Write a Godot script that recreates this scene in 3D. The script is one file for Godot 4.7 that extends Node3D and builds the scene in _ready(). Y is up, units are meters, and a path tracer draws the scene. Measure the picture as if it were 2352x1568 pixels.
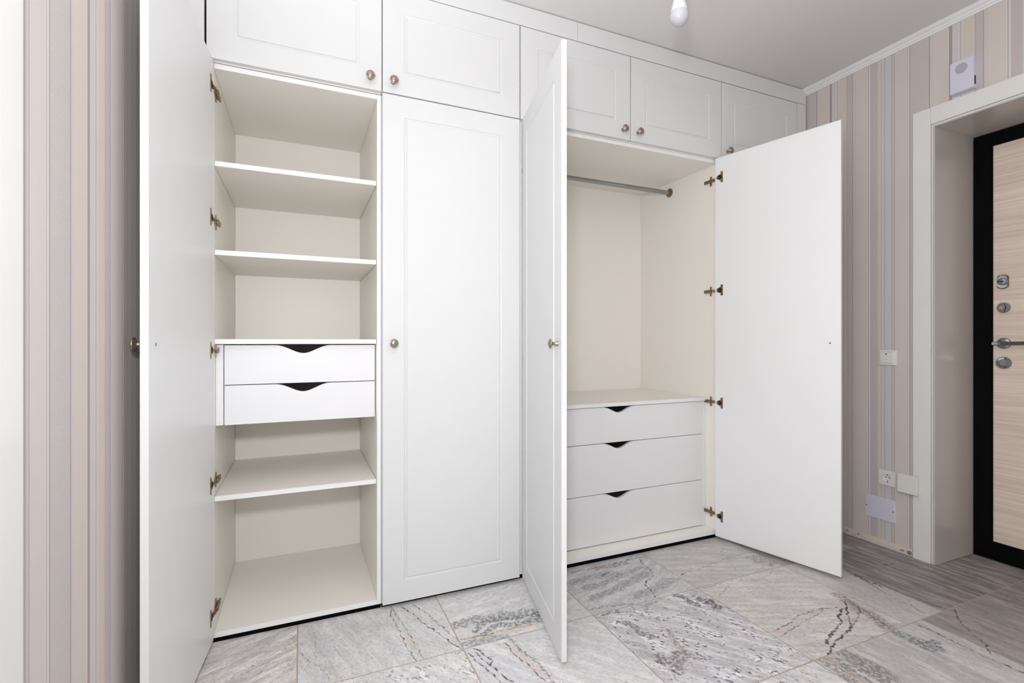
extends Node3D

# Hallway wardrobe: the camera stands at x = 0, z = 0; the wardrobe front is the plane z = FRONT; y is up, metres.
const FRONT := -1.9686      # outer face of the closed doors
const CARCASS := -1.9886    # front edges of the cabinet panels
const PITCH := [-0.3035, 0.2925, 0.8880, 1.4815, 2.0755, 2.6685]
const WALL_RIGHT := 2.752
const WALL_LEFT := -0.388
const CEILING := 2.539
const FLOOR := -0.007
const TILE := 512
var O := Vector3.ZERO       # base of the thing being built; shapes are given in room coordinates
var M := {}
var rng := RandomNumberGenerator.new()
var marks := {}


func _ready() -> void:
	rng.seed = 7
	var cam := Camera3D.new()
	cam.name = "camera"
	cam.position = Vector3(0, 1.05, 0)
	cam.rotation.y = deg_to_rad(-23.32)
	cam.fov = 69.83
	cam.near = 0.03
	cam.far = 30.0
	cam.current = true
	add_child(cam)
	var env := Environment.new()
	env.background_mode = Environment.BG_COLOR
	env.background_color = Color(0.5, 0.5, 0.52)
	env.tonemap_mode = Environment.TONE_MAPPER_LINEAR
	env.tonemap_exposure = 0.82
	env.sdfgi_enabled = true
	env.ssao_enabled = true
	env.ssil_enabled = true
	var we := WorldEnvironment.new()
	we.name = "environment"
	we.environment = env
	add_child(we)
	photo_lamp(Vector3(-0.06, 1.30, 0.0), 3.6, 2.05)

	materials()
	room()
	floor_tiles()
	entrance()
	shelf_cabinet()
	closed_cabinet("closed_cabinet", PITCH[1], PITCH[2], 1, "tall white cabinet with its panelled door shut, right of the open shelf cabinet")
	hanging_cabinet()
	closed_cabinet("closed_cabinet", PITCH[4], PITCH[5], 1, "tall shut white corner cabinet by the striped wall, hidden behind the open plain door")
	upper_cabinets()
	boards()
	wall_fittings()
	ceiling_bulb()


# ---------------------------------------------------------------- shapes

func S() -> SurfaceTool:
	var st := SurfaceTool.new()
	st.begin(Mesh.PRIMITIVE_TRIANGLES)
	return st


func tri(st: SurfaceTool, p: Array, n: Array, uv: Array = []) -> void:   # p runs anticlockwise seen from outside
	for k in [0, 2, 1]:
		st.set_normal(n[k])
		st.set_uv(uv[k] if uv else Vector2(p[k].x, p[k].y))
		st.add_vertex(p[k] - O)


func quad(st: SurfaceTool, a: Vector3, b: Vector3, c: Vector3, d: Vector3, uv: Array = []) -> void:
	var n := (c - a).cross(d - b).normalized()
	tri(st, [a, b, c], [n, n, n], [uv[0], uv[1], uv[2]] if uv else [])
	tri(st, [a, c, d], [n, n, n], [uv[0], uv[2], uv[3]] if uv else [])


func box(st: SurfaceTool, lo: Vector3, hi: Vector3, ch := 0.0008, xf := Transform3D()) -> void:   # chamfered box
	var c := (lo + hi) / 2
	var h := (hi - lo) / 2
	ch = minf(ch, minf(h.x, minf(h.y, h.z)) * 0.45)
	var P := func(sx: int, sy: int, sz: int, axis: int) -> Vector3:
		var v := Vector3(sx * h.x, sy * h.y, sz * h.z)
		for k in 3:
			if k != axis:
				v[k] -= signf(v[k]) * ch
		return xf * (c + v)
	for axis in 3:
		var b := (axis + 1) % 3
		var d := (axis + 2) % 3
		for s in [-1, 1]:
			var q := []
			for e in ([[-1, -1], [1, -1], [1, 1], [-1, 1]] if s > 0 else [[-1, -1], [-1, 1], [1, 1], [1, -1]]):
				var sg := [0, 0, 0]
				sg[axis] = s
				sg[b] = e[0]
				sg[d] = e[1]
				q.append(P.call(sg[0], sg[1], sg[2], axis))
			quad(st, q[0], q[1], q[2], q[3])
		for e in [[-1, -1], [1, -1], [1, 1], [-1, 1]]:   # the edges along this axis
			var sg0 := [0, 0, 0]
			sg0[b] = e[0]
			sg0[d] = e[1]
			var sg1 := sg0.duplicate()
			sg0[axis] = -1
			sg1[axis] = 1
			var a0: Vector3 = P.call(sg0[0], sg0[1], sg0[2], b)
			var a1: Vector3 = P.call(sg1[0], sg1[1], sg1[2], b)
			var b0: Vector3 = P.call(sg0[0], sg0[1], sg0[2], d)
			var b1: Vector3 = P.call(sg1[0], sg1[1], sg1[2], d)
			if e[0] * e[1] > 0:
				quad(st, a0, b0, b1, a1)
			else:
				quad(st, a0, a1, b1, b0)


func lathe(st: SurfaceTool, prof: Array, xf: Transform3D, seg := 28) -> void:   # prof: Vector2(radius, height) from bottom to top round xf's y axis
	for i in prof.size() - 1:
		var d: Vector2 = (prof[i + 1] - prof[i]).normalized()
		var d0 := d
		var d1 := d
		if i > 0:
			var e: Vector2 = (prof[i] - prof[i - 1]).normalized()
			if e.dot(d) > 0.7:
				d0 = (e + d).normalized()
		if i < prof.size() - 2:
			var e2: Vector2 = (prof[i + 2] - prof[i + 1]).normalized()
			if e2.dot(d) > 0.7:
				d1 = (e2 + d).normalized()
		for k in seg:
			var t0 := TAU * k / seg
			var t1 := TAU * (k + 1) / seg
			var f := func(t: float, q: Vector2) -> Vector3: return xf * Vector3(q.x * cos(t), q.y, -q.x * sin(t))
			var g := func(t: float, q: Vector2) -> Vector3: return (xf.basis * Vector3(q.y * cos(t), -q.x, -q.y * sin(t))).normalized()
			var a: Vector3 = f.call(t0, prof[i])
			var b: Vector3 = f.call(t1, prof[i])
			var c: Vector3 = f.call(t1, prof[i + 1])
			var e3: Vector3 = f.call(t0, prof[i + 1])
			if prof[i].x > 1e-6:
				tri(st, [a, b, c], [g.call(t0, d0), g.call(t1, d0), g.call(t1, d1)])
			if prof[i + 1].x > 1e-6:
				tri(st, [a, c, e3], [g.call(t0, d0), g.call(t1, d1), g.call(t0, d1)])


func facing(at: Vector3, axis: Vector3) -> Transform3D:   # y axis of the result points along axis
	var y := axis.normalized()
	var x := Vector3.UP.cross(y) if absf(y.y) < 0.9 else Vector3.RIGHT.cross(y)
	x = x.normalized()
	return Transform3D(Basis(x, y, x.cross(y)), at)


func bar(st: SurfaceTool, a: Vector3, b: Vector3, w: float, t: float, ch := 0.0005) -> void:   # flat bar from a to b
	var xf := facing(a, b - a)
	box(st, Vector3(-w / 2, 0, -t / 2), Vector3(w / 2, a.distance_to(b), t / 2), ch, xf)


func plate(st: SurfaceTool, poly: Array, t: float, xf: Transform3D) -> void:   # polygon in xf's xy plane, from z = 0 to t
	var p := PackedVector2Array(poly)
	if Geometry2D.is_polygon_clockwise(p):
		p.reverse()
	var n := p.size()
	var ids := Geometry2D.triangulate_polygon(p)
	var up := (xf.basis * Vector3(0, 0, 1)).normalized()
	for k in range(0, ids.size(), 3):
		var q := [p[ids[k]], p[ids[k + 1]], p[ids[k + 2]]]
		if (q[1] - q[0]).cross(q[2] - q[0]) < 0:
			q = [q[0], q[2], q[1]]
		var top := q.map(func(v: Vector2) -> Vector3: return xf * Vector3(v.x, v.y, t))
		var low := q.map(func(v: Vector2) -> Vector3: return xf * Vector3(v.x, v.y, 0))
		tri(st, top, [up, up, up])
		tri(st, [low[0], low[2], low[1]], [-up, -up, -up])
	for k in n:
		var a := p[k]
		var b := p[(k + 1) % n]
		quad(st, xf * Vector3(a.x, a.y, 0), xf * Vector3(b.x, b.y, 0), xf * Vector3(b.x, b.y, t), xf * Vector3(a.x, a.y, t))


func round_rect(w: float, h: float, r: float, k := 5) -> Array:   # centred on 0, anticlockwise
	var out := []
	for c in 4:
		var cx := (w / 2 - r) * (1 if c == 0 or c == 3 else -1)
		var cy := (h / 2 - r) * (1 if c < 2 else -1)
		for i in k + 1:
			var t := PI / 2 * (c + float(i) / k)
			out.append(Vector2(cx + r * cos(t), cy + r * sin(t)))
	return out


func loops(st: SurfaceTool, rings: Array, xf: Transform3D, cap := true) -> void:   # rings: [[Vector2 ...], z], joined one to the next, the last one capped
	for i in rings.size() - 1:
		var a: Array = rings[i][0]
		var b: Array = rings[i + 1][0]
		var za: float = rings[i][1]
		var zb: float = rings[i + 1][1]
		for k in a.size():
			var j := (k + 1) % a.size()
			quad(st, xf * Vector3(a[k].x, a[k].y, za), xf * Vector3(a[j].x, a[j].y, za), xf * Vector3(b[j].x, b[j].y, zb), xf * Vector3(b[k].x, b[k].y, zb))
	if cap:
		var r: Array = rings[-1][0]
		var z: float = rings[-1][1]
		var c := Vector2.ZERO
		for v in r:
			c += v / r.size()
		var n := (xf.basis * Vector3(0, 0, 1)).normalized()
		for k in r.size():
			var j := (k + 1) % r.size()
			tri(st, [xf * Vector3(c.x, c.y, z), xf * Vector3(r[k].x, r[k].y, z), xf * Vector3(r[j].x, r[j].y, z)], [n, n, n])


func obj(called: String, st: SurfaceTool, mat: Material, parent: Node = self) -> MeshInstance3D:
	var o := MeshInstance3D.new()
	o.name = called
	st.index()
	o.mesh = st.commit()
	o.mesh.surface_set_material(0, mat)
	parent.add_child(o, true)
	return o


func thing(called: String, label: String, category: String, at: Vector3, group := "") -> Node3D:
	var o := Node3D.new()
	o.name = called
	if has_node(NodePath(called)):
		var k := 1
		while has_node(NodePath("%s_%03d" % [called, k])):
			k += 1
		o.name = "%s_%03d" % [called, k]
	add_child(o)
	o.position = at
	o.set_meta("label", label)
	o.set_meta("category", category)
	if group:
		o.set_meta("group", group)
	O = at
	return o


func struct(called: String, st: SurfaceTool, mat: Material, label := "") -> MeshInstance3D:
	var o := obj(called, st, mat)
	o.set_meta("kind", "structure")
	if label:
		o.set_meta("label", label)
	return o


func V(x: float, y: float, z: float) -> Vector3:
	return Vector3(x, y, z)


# ---------------------------------------------------------------- materials

func mat(color: Color, rough := 0.5, metal := 0.0, spec := 0.5) -> StandardMaterial3D:
	var m := StandardMaterial3D.new()
	m.albedo_color = color
	m.roughness = rough
	m.metallic = metal
	m.metallic_specular = spec
	return m


func c8(r: int, g: int, b: int) -> Color:
	return Color8(r, g, b)


func materials() -> void:
	M.front = mat(c8(226, 226, 225), 0.42)          # painted door fronts
	M.laminate = mat(c8(251, 246, 237), 0.40)       # cabinet panels
	M.inner = mat(c8(242, 242, 241), 0.38)          # plain inner faces of doors, edge bands
	M.drawer = mat(c8(237, 236, 236), 0.40)         # drawer fronts
	M.nickel = mat(c8(172, 157, 143), 0.27, 1.0)
	M.hinge = mat(c8(150, 131, 106), 0.35, 1.0)
	M.black = mat(c8(12, 12, 12), 0.6)
	M.chrome = mat(c8(158, 160, 163), 0.12, 1.0)
	M.screw = mat(c8(120, 175, 200), 0.3, 1.0)
	M.ceiling = mat(c8(230, 226, 225), 0.9)
	M.cornice = mat(c8(240, 240, 238), 0.7)
	M.casing = mat(c8(232, 231, 226), 0.35)
	M.jamb = mat(c8(196, 189, 182), 0.22)
	M.frame = mat(c8(5, 5, 5), 0.7, 0.0, 0.2)
	M.grout = mat(c8(184, 169, 155), 0.9)
	M.plastic = mat(c8(232, 231, 224), 0.35)
	M.cool_plastic = mat(c8(218, 217, 232), 0.45)
	M.bulb_base = mat(c8(226, 225, 222), 0.35)
	M.bulb_globe = mat(c8(196, 196, 201), 0.16)
	M.plain_wall = mat(c8(228, 224, 220), 0.9)
	M.plaster = mat(c8(222, 210, 196), 0.95)
	M.dirt = mat(c8(150, 120, 90), 0.95)
	M.mark = mat(c8(110, 40, 36), 0.6)
	M.wallpaper = wallpaper()
	M.wood = wood()


func wallpaper() -> StandardMaterial3D:
	# one 0.556 m repeat: [end in mm, colour, amount of grain, height of the emboss]
	var bands := [[78, c8(203, 195, 191), 0.055, 0.45], [82, c8(172, 159, 157), 0.02, 0.1], [94, c8(210, 203, 201), 0.02, 0.7], [154, c8(218, 206, 197), 0.02, 0.6], [156, c8(232, 230, 230), 0.01, 0.9],
		[169, c8(175, 161, 159), 0.02, 0.2], [193, c8(212, 207, 206), 0.015, 0.7], [196, c8(226, 224, 224), 0.01, 0.9], [204, c8(200, 190, 186), 0.02, 0.3], [207, c8(226, 223, 222), 0.01, 0.9],
		[251, c8(217, 205, 194), 0.02, 0.6], [253, c8(174, 160, 158), 0.02, 0.2], [280, c8(200, 190, 187), 0.05, 0.45], [283, c8(170, 157, 155), 0.01, 0.1], [298, c8(210, 203, 201), 0.015, 0.7], [358, c8(218, 206, 198), 0.02, 0.6],
		[361, c8(226, 223, 222), 0.01, 0.9], [364, c8(174, 160, 158), 0.02, 0.2], [372, c8(218, 215, 216), 0.01, 0.8], [408, c8(199, 189, 186), 0.05, 0.45], [412, c8(212, 206, 204), 0.015, 0.8], [424, c8(214, 205, 196), 0.02, 0.6],
		[426, c8(184, 172, 166), 0.01, 0.2], [440, c8(214, 205, 197), 0.02, 0.6], [442, c8(172, 158, 156), 0.01, 0.1], [473, c8(208, 205, 205), 0.015, 0.75], [475, c8(172, 158, 156), 0.01, 0.1], [486, c8(204, 197, 194), 0.03, 0.4], [488, c8(174, 160, 158), 0.01, 0.2],
		[544, c8(215, 204, 197), 0.02, 0.6], [546, c8(186, 174, 172), 0.01, 0.2], [552, c8(224, 216, 214), 0.01, 0.8], [556, c8(175, 161, 159), 0.01, 0.2]]
	var w := 1112
	var h := 384
	var px := PackedByteArray()
	px.resize(w * h * 3)
	var bump := PackedByteArray()
	bump.resize(w * h)
	var r := RandomNumberGenerator.new()
	r.seed = 3
	var k := 0
	for x in w:
		while x >= bands[k][0] * 2 and k < bands.size() - 1:
			k += 1
		var c: Color = bands[k][1]
		var g: float = bands[k][2]
		var last := 0.0
		for y in h:
			var e := r.randf() - 0.5
			last = last * 0.55 + e * 0.8
			var f := 1.0 + g * last * 1.6
			var at := (y * w + x) * 3
			px[at] = clampi(int(c.r8 * f), 0, 255)
			px[at + 1] = clampi(int(c.g8 * f), 0, 255)
			px[at + 2] = clampi(int(c.b8 * f), 0, 255)
			bump[y * w + x] = clampi(int(255 * (bands[k][3] * 0.7 + g * 2.2 * last + 0.1)), 0, 255)
	var m := mat(Color.WHITE, 0.62)
	m.albedo_texture = ImageTexture.create_from_image(Image.create_from_data(w, h, false, Image.FORMAT_RGB8, px))
	var b := Image.create_from_data(w, h, false, Image.FORMAT_L8, bump)
	b.convert(Image.FORMAT_RGBA8)
	b.bump_map_to_normal_map(3.0)
	m.normal_enabled = true
	m.normal_texture = ImageTexture.create_from_image(b)
	m.normal_scale = 0.35
	return m


func wood() -> StandardMaterial3D:
	var n := FastNoiseLite.new()
	n.seed = 5
	n.noise_type = FastNoiseLite.TYPE_SIMPLEX
	n.frequency = 0.01
	n.fractal_octaves = 4
	var w := 512
	var h := 1024
	var px := PackedByteArray()
	px.resize(w * h * 3)
	for y in h:
		for x in w:
			var a := n.get_noise_2d(x * 0.12, y * 1.9 + 3.0 * n.get_noise_2d(x * 0.3 + 900, y * 0.3))
			var b := n.get_noise_2d(x * 0.30 + 3000, y * 13.0)
			var f := 1.0 + 0.03 * a + 0.05 * b
			var at := (y * w + x) * 3
			px[at] = clampi(int(223 * f), 0, 255)
			px[at + 1] = clampi(int(207 * f * f / (0.4 + 0.6 * f)), 0, 255)
			px[at + 2] = clampi(int(190 * f * f / (0.3 + 0.7 * f)), 0, 255)
	var m := mat(Color.WHITE, 0.5)
	m.albedo_texture = ImageTexture.create_from_image(Image.create_from_data(w, h, false, Image.FORMAT_RGB8, px))
	return m


# ---------------------------------------------------------------- floor

const PRINT := {"D": [70, 61, 64], "G": [126, 122, 120], "B": [116, 119, 124], "O": [205, 158, 112], "P": [206, 184, 177], "R": [132, 108, 100], "W": [224, 222, 220]}


func mark(i: int, j: int, kind: String, width: float, strength: float, at: Array) -> void:
	var key := Vector2i(i, j)
	if not marks.has(key):
		marks[key] = []
	marks[key].append([kind, width, strength, at])


func stone_print(i: int, j: int, spec: Array) -> StandardMaterial3D:
	# spec: base colour, streak direction, streaks, clouds, specks, [share of the width, second base colour, second streaks]
	var n := FastNoiseLite.new()
	n.seed = 40 + i * 7 + j * 31
	n.noise_type = FastNoiseLite.TYPE_SIMPLEX
	n.frequency = 0.012
	n.fractal_octaves = 4
	n.fractal_gain = 0.62
	var size: int = TILE
	var k := 512.0 / size
	var r := RandomNumberGenerator.new()
	r.seed = n.seed
	var c: Color = spec[0]
	var d: Vector2 = spec[1].normalized()
	var px := PackedByteArray()
	px.resize(size * size * 3)
	var at := 0
	for y in size:
		for x in size:
			var u := x * k
			var v := y * k
			var base := c
			var streaks: float = spec[2]
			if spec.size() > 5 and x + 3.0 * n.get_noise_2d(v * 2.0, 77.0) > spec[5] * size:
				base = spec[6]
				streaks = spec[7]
			var along := u * d.x + v * d.y
			var across := v * d.x - u * d.y
			var s := n.get_noise_2d(along * 0.28 + 500.0, across * 1.7)
			var cl := n.get_noise_2d(u * 0.5, v * 0.5)
			var cl2 := n.get_noise_2d(u * 1.5 + 1300.0, v * 1.5)
			var sp := n.get_noise_2d(along * 2.4 + 900.0, across * 5.5)
			var f: float = 1.0 + streaks * s + spec[3] * (0.7 * cl + 0.5 * cl2) + 0.05 * (r.randf() - 0.5)
			var mask := clampf(1.6 * cl2 + 1.2 * cl + 0.25, 0.0, 1.0)
			var dark: float = clampf((sp - 0.10) * 3.2, 0.0, 1.0) * mask * spec[4]
			var hair := clampf(1.0 - absf(s + 0.3 * cl) * 26.0, 0.0, 1.0) * 0.22 * clampf(cl * 3.0 + 0.45, 0.0, 1.0)
			hair += clampf(1.0 - absf(cl2 + 0.35 * s) * 22.0, 0.0, 1.0) * 0.16 * clampf(0.5 - cl * 3.0, 0.0, 1.0)
			f *= (1.0 + 0.10 * sp) * (1.0 - 0.50 * dark - hair)
			var warm := 0.012 * n.get_noise_2d(u * 0.5 + 2000.0, v * 0.5)
			px[at] = clampi(int(base.r8 * f * (1.0 + warm)), 0, 255)
			px[at + 1] = clampi(int(base.g8 * f * (1.0 - 0.05 * dark)), 0, 255)
			px[at + 2] = clampi(int(base.b8 * f * (1.0 - warm)), 0, 255)
			at += 3
	for m in marks.get(Vector2i(i, j), []):
		vein(px, size, n, m)
	var mt := mat(Color.WHITE, 0.42)
	mt.albedo_texture = ImageTexture.create_from_image(Image.create_from_data(size, size, false, Image.FORMAT_RGB8, px))
	mt.texture_repeat = false
	return mt


func vein(px: PackedByteArray, size: int, n: FastNoiseLite, m: Array) -> void:
	var ink: Array = PRINT[m[0]]
	var crack: bool = m[0] == "D" and m[1] < 0.03
	var half: float = m[1] * size * 0.5
	var cover := PackedFloat32Array()
	cover.resize(size * size)
	var p: Array = m[3]
	var run := 0.0
	for s in range(0, p.size() - 2, 2):
		var a := Vector2(p[s], p[s + 1]) * size
		var b := Vector2(p[s + 2], p[s + 3]) * size
		var side := (b - a).orthogonal().normalized()
		var steps := maxi(1, int(a.distance_to(b) / maxf(0.5, half * 0.3)))
		for t in steps:
			var q := a.lerp(b, float(t) / steps)
			run += a.distance_to(b) / steps
			var w := n.get_noise_2d(run * 3.0, 31.0 + half)
			q += side * (n.get_noise_2d(run * 2.0, 5.0 + half) * (0.010 * size + half * 0.4) + (w * 2.0 if crack else 0.0))
			var rad := maxf(0.7, half * (0.75 + 0.9 * w))
			var reach := int(ceil(rad))
			for y in range(maxi(0, int(q.y) - reach), mini(size, int(q.y) + reach + 2)):
				for x in range(maxi(0, int(q.x) - reach), mini(size, int(q.x) + reach + 2)):
					var e := clampf(1.25 - Vector2(x, y).distance_to(q) / rad, 0.0, 1.0)
					cover[y * size + x] = maxf(cover[y * size + x], minf(1.0, e * 2.0) * (0.65 + 0.7 * w if crack else 1.0))
	for i in size * size:
		if cover[i] > 0.0:
			var x := float(i % size)
			var y := float(i / size)
			var f: float = cover[i] * m[2] * (1.1 if crack else 1.35)
			if not crack:
				f *= clampf(0.62 + 1.5 * n.get_noise_2d(x * 4.5, y * 4.5 + 300.0) + 0.8 * n.get_noise_2d(x * 14.0, y * 14.0), 0.0, 1.0)
			f = clampf(f, 0.0, 0.95)
			for ch in 3:
				px[i * 3 + ch] = int(lerpf(px[i * 3 + ch], ink[ch], f))


func floor_tiles() -> void:
	mark(0, -1, "D", 0.0077, 0.7, [0.65, 0.30, 0.63, 0.39, 0.65, 0.58, 0.66, 0.80, 0.69, 1.01])
	mark(0, -1, "P", 0.0462, 0.35, [0.66, 0.34, 0.67, 0.56, 0.69, 0.73, 0.71, 0.98])
	mark(0, -1, "D", 0.0058, 0.6, [0.65, 0.30, 0.69, 0.54, 0.71, 0.74, 0.73, 0.93, 0.74, 1.03])
	mark(0, -1, "D", 0.0096, 0.7, [0.71, 0.30, 0.79, 0.45, 0.83, 0.61, 0.90, 0.77, 0.95, 0.92, 0.99, 1.00])
	mark(0, -1, "D", 0.0077, 0.6, [0.80, 0.30, 0.89, 0.49, 0.91, 0.60, 0.96, 0.77, 1.01, 0.93])
	mark(0, -1, "G", 0.0058, 0.5, [0.08, 0.27, 0.11, 0.51, 0.10, 0.75])
	mark(0, -1, "G", 0.0058, 0.6, [0.01, 0.62, 0.13, 0.83, 0.18, 0.98])
	mark(1, -1, "G", 0.0962, 0.55, [0.01, 0.72, 0.16, 0.71, 0.40, 0.75, 0.66, 0.80])
	mark(1, -1, "B", 0.0538, 0.7, [0.13, 0.84, 0.19, 0.79, 0.24, 0.77, 0.37, 0.76, 0.46, 0.82, 0.65, 0.83])
	mark(1, -1, "W", 0.0269, 0.8, [0.16, 0.86, 0.25, 0.81, 0.37, 0.81, 0.47, 0.85, 0.56, 0.84])
	mark(1, -1, "B", 0.0538, 0.65, [0.17, 0.90, 0.30, 0.84, 0.38, 0.86, 0.49, 0.88, 0.63, 0.89])
	mark(1, -1, "O", 0.0231, 0.7, [0.01, 0.89, 0.07, 0.90, 0.15, 0.91, 0.24, 0.91, 0.32, 0.91, 0.43, 0.92, 0.54, 0.93])
	mark(1, -1, "D", 0.0058, 0.7, [0.01, 0.90, 0.07, 0.91, 0.15, 0.91, 0.24, 0.92])
	mark(1, -1, "B", 0.0769, 0.45, [0.01, 0.95, 0.09, 0.96, 0.21, 0.97, 0.30, 0.99])
	mark(1, 0, "D", 0.0077, 0.7, [0.01, 0.05, 0.03, 0.14, 0.06, 0.22, 0.08, 0.30, 0.10, 0.39])
	mark(1, 0, "D", 0.0096, 0.75, [0.06, 0.02, 0.08, 0.05, 0.10, 0.11, 0.13, 0.18, 0.10, 0.22, 0.12, 0.29, 0.14, 0.36, 0.17, 0.42])
	mark(1, 0, "D", 0.0077, 0.6, [0.06, 0.06, 0.06, 0.11, 0.10, 0.21])
	mark(1, 0, "P", 0.0962, 0.4, [0.29, 0.03, 0.31, 0.18, 0.34, 0.27, 0.36, 0.38, 0.37, 0.51])
	mark(1, 0, "B", 0.0192, 0.6, [0.32, 0.01, 0.34, 0.15, 0.36, 0.23, 0.38, 0.31, 0.39, 0.39, 0.39, 0.45, 0.39, 0.52])
	mark(1, 0, "D", 0.0077, 0.6, [0.27, 0.04, 0.28, 0.10, 0.28, 0.17, 0.30, 0.25, 0.33, 0.35, 0.33, 0.39, 0.35, 0.50])
	mark(2, -1, "D", 0.0096, 0.7, [0.16, 0.35, 0.41, 0.35, 0.63, 0.35, 0.88, 0.34, 1.00, 0.35])
	mark(2, -1, "R", 0.0577, 0.5, [0.42, 0.38, 0.58, 0.38, 0.76, 0.38])
	mark(2, -1, "D", 0.0154, 0.6, [0.39, 0.52, 0.44, 0.49, 0.51, 0.48])
	mark(2, -1, "B", 0.0962, 0.4, [0.08, 0.52, 0.30, 0.48, 0.56, 0.53])
	mark(2, -1, "B", 0.0769, 0.45, [0.14, 0.65, 0.46, 0.60, 0.83, 0.53])
	mark(2, -1, "W", 0.0346, 0.5, [0.03, 0.77, 0.33, 0.70, 0.82, 0.54])
	mark(2, -1, "B", 0.0865, 0.45, [0.10, 0.80, 0.42, 0.74, 0.79, 0.63])
	mark(2, -1, "W", 0.0769, 0.4, [0.16, 0.87, 0.47, 0.81, 0.71, 0.73])
	mark(2, -1, "D", 0.0096, 0.8, [0.91, 0.36, 0.86, 0.49, 0.87, 0.57, 0.81, 0.68, 0.68, 0.75, 0.64, 0.79, 0.62, 0.89, 0.60, 0.97, 0.58, 0.98])
	mark(2, -1, "B", 0.0962, 0.4, [0.45, 0.92, 0.74, 0.84, 0.97, 0.79])
	mark(2, -1, "B", 0.0231, 0.5, [0.02, 0.93, 0.17, 0.94, 0.26, 0.96, 0.37, 0.99])
	mark(3, -1, "D", 0.0058, 0.5, [0.23, 0.76, 0.43, 0.72, 0.68, 0.68, 0.87, 0.67, 1.01, 0.69])
	mark(3, -1, "G", 0.1154, 0.4, [0.85, 0.76, 0.91, 0.83, 1.00, 0.82])
	mark(3, -1, "D", 0.0058, 0.5, [0.95, 0.72, 0.82, 0.87, 0.91, 0.86, 0.79, 0.98])
	mark(3, -1, "D", 0.0154, 0.6, [0.03, 0.77, 0.10, 0.76])
	mark(3, -1, "R", 0.0577, 0.5, [0.91, 0.96, 1.00, 0.92, 1.00, 0.96])
	mark(3, 0, "D", 0.0077, 0.5, [0.02, -0.01, 0.07, 0.03, 0.18, 0.01, 0.28, 0.01])
	mark(3, 0, "D", 0.0058, 0.5, [0.04, 0.17, 0.20, 0.10, 0.42, -0.01, 0.54, -0.04])
	mark(3, 0, "G", 0.0058, 0.5, [0.52, 0.10, 0.74, 0.07, 0.87, 0.01])
	mark(3, 0, "D", 0.0096, 0.75, [0.04, 0.68, 0.24, 0.65, 0.38, 0.61, 0.55, 0.61, 0.65, 0.62, 0.77, 0.66])
	mark(3, 0, "P", 0.0577, 0.4, [0.05, 0.71, 0.28, 0.66, 0.47, 0.62, 0.62, 0.62])
	mark(3, 0, "D", 0.0077, 0.6, [0.04, 0.74, 0.23, 0.70, 0.35, 0.68, 0.49, 0.66, 0.64, 0.63])
	mark(3, 0, "D", 0.0173, 0.9, [0.78, 0.67, 0.62, 0.75, 0.61, 0.79, 0.53, 0.81, 0.39, 0.86, 0.24, 0.91])
	mark(3, 0, "D", 0.0135, 0.9, [0.91, 0.61, 0.77, 0.72, 0.64, 0.82, 0.56, 0.88, 0.44, 0.90, 0.30, 0.93, 0.12, 1.01])
	mark(3, 0, "D", 0.0115, 0.7, [0.95, 0.61, 0.89, 0.74, 0.77, 0.80, 0.57, 0.87])
	mark(3, 0, "R", 0.0962, 0.5, [0.94, 0.51, 0.94, 0.60, 0.88, 0.75, 0.89, 0.87, 0.81, 0.99])
	mark(3, 0, "D", 0.0096, 0.6, [0.92, 0.73, 0.87, 0.84, 0.86, 0.92, 0.82, 0.99])
	mark(4, 0, "D", 0.0077, 0.55, [0.39, 0.47, 0.33, 0.64, 0.29, 0.76, 0.29, 0.86, 0.26, 0.98])
	mark(4, 0, "D", 0.0058, 0.5, [0.38, 0.80, 0.30, 0.87])
	mark(4, 0, "D", 0.0231, 0.8, [0.44, 0.29, 0.41, 0.43, 0.40, 0.60])
	mark(4, 0, "R", 0.0577, 0.5, [0.44, 0.29, 0.39, 0.45, 0.38, 0.54])
	mark(4, 0, "D", 0.0096, 0.7, [0.79, 0.30, 0.87, 0.36, 1.00, 0.37])
	mark(4, 1, "D", 0.0096, 0.8, [0.04, 0.03, 0.06, 0.10, 0.05, 0.23, 0.04, 0.44, 0.06, 0.59])
	mark(4, 1, "O", 0.0154, 0.6, [0.05, 0.01, 0.07, 0.06, 0.07, 0.11])
	mark(4, 1, "D", 0.0096, 0.7, [0.54, 0.01, 0.36, 0.14, 0.27, 0.26, 0.22, 0.33, 0.09, 0.42])
	mark(3, 1, "O", 0.0269, 0.7, [0.11, 0.01, 0.11, 0.08, 0.10, 0.14, 0.09, 0.21, 0.08, 0.26])
	mark(3, 1, "G", 0.1346, 0.6, [0.24, 0.01, 0.26, 0.10, 0.23, 0.31])
	mark(3, 1, "B", 0.0577, 0.6, [0.14, 0.04, 0.13, 0.15, 0.14, 0.27])
	mark(3, 1, "W", 0.0308, 0.7, [0.14, 0.18, 0.15, 0.24, 0.16, 0.29])
	mark(3, 1, "G", 0.0769, 0.55, [0.06, 0.01, 0.05, 0.12, 0.04, 0.22])
	mark(3, 1, "B", 0.1154, 0.6, [0.82, 0.04, 0.84, 0.14, 0.84, 0.21])
	mark(3, 1, "B", 0.0385, 0.7, [0.81, 0.16, 0.95, 0.19, 0.88, 0.25, 0.86, 0.28])
	mark(2, 0, "D", 0.0577, 0.55, [0.76, -0.00, 0.80, 0.10, 0.80, 0.20])
	mark(2, 0, "D", 0.0769, 0.6, [0.90, 0.14, 0.93, 0.22, 0.95, 0.31])
	mark(2, 0, "D", 0.0154, 0.5, [0.05, 0.02, 0.15, 0.02, 0.26, 0.06])
	mark(2, 0, "R", 0.0385, 0.4, [0.43, 0.04, 0.56, 0.02])
	mark(2, 0, "D", 0.0577, 0.4, [0.17, 0.18, 0.19, 0.34, 0.23, 0.39])
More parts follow.
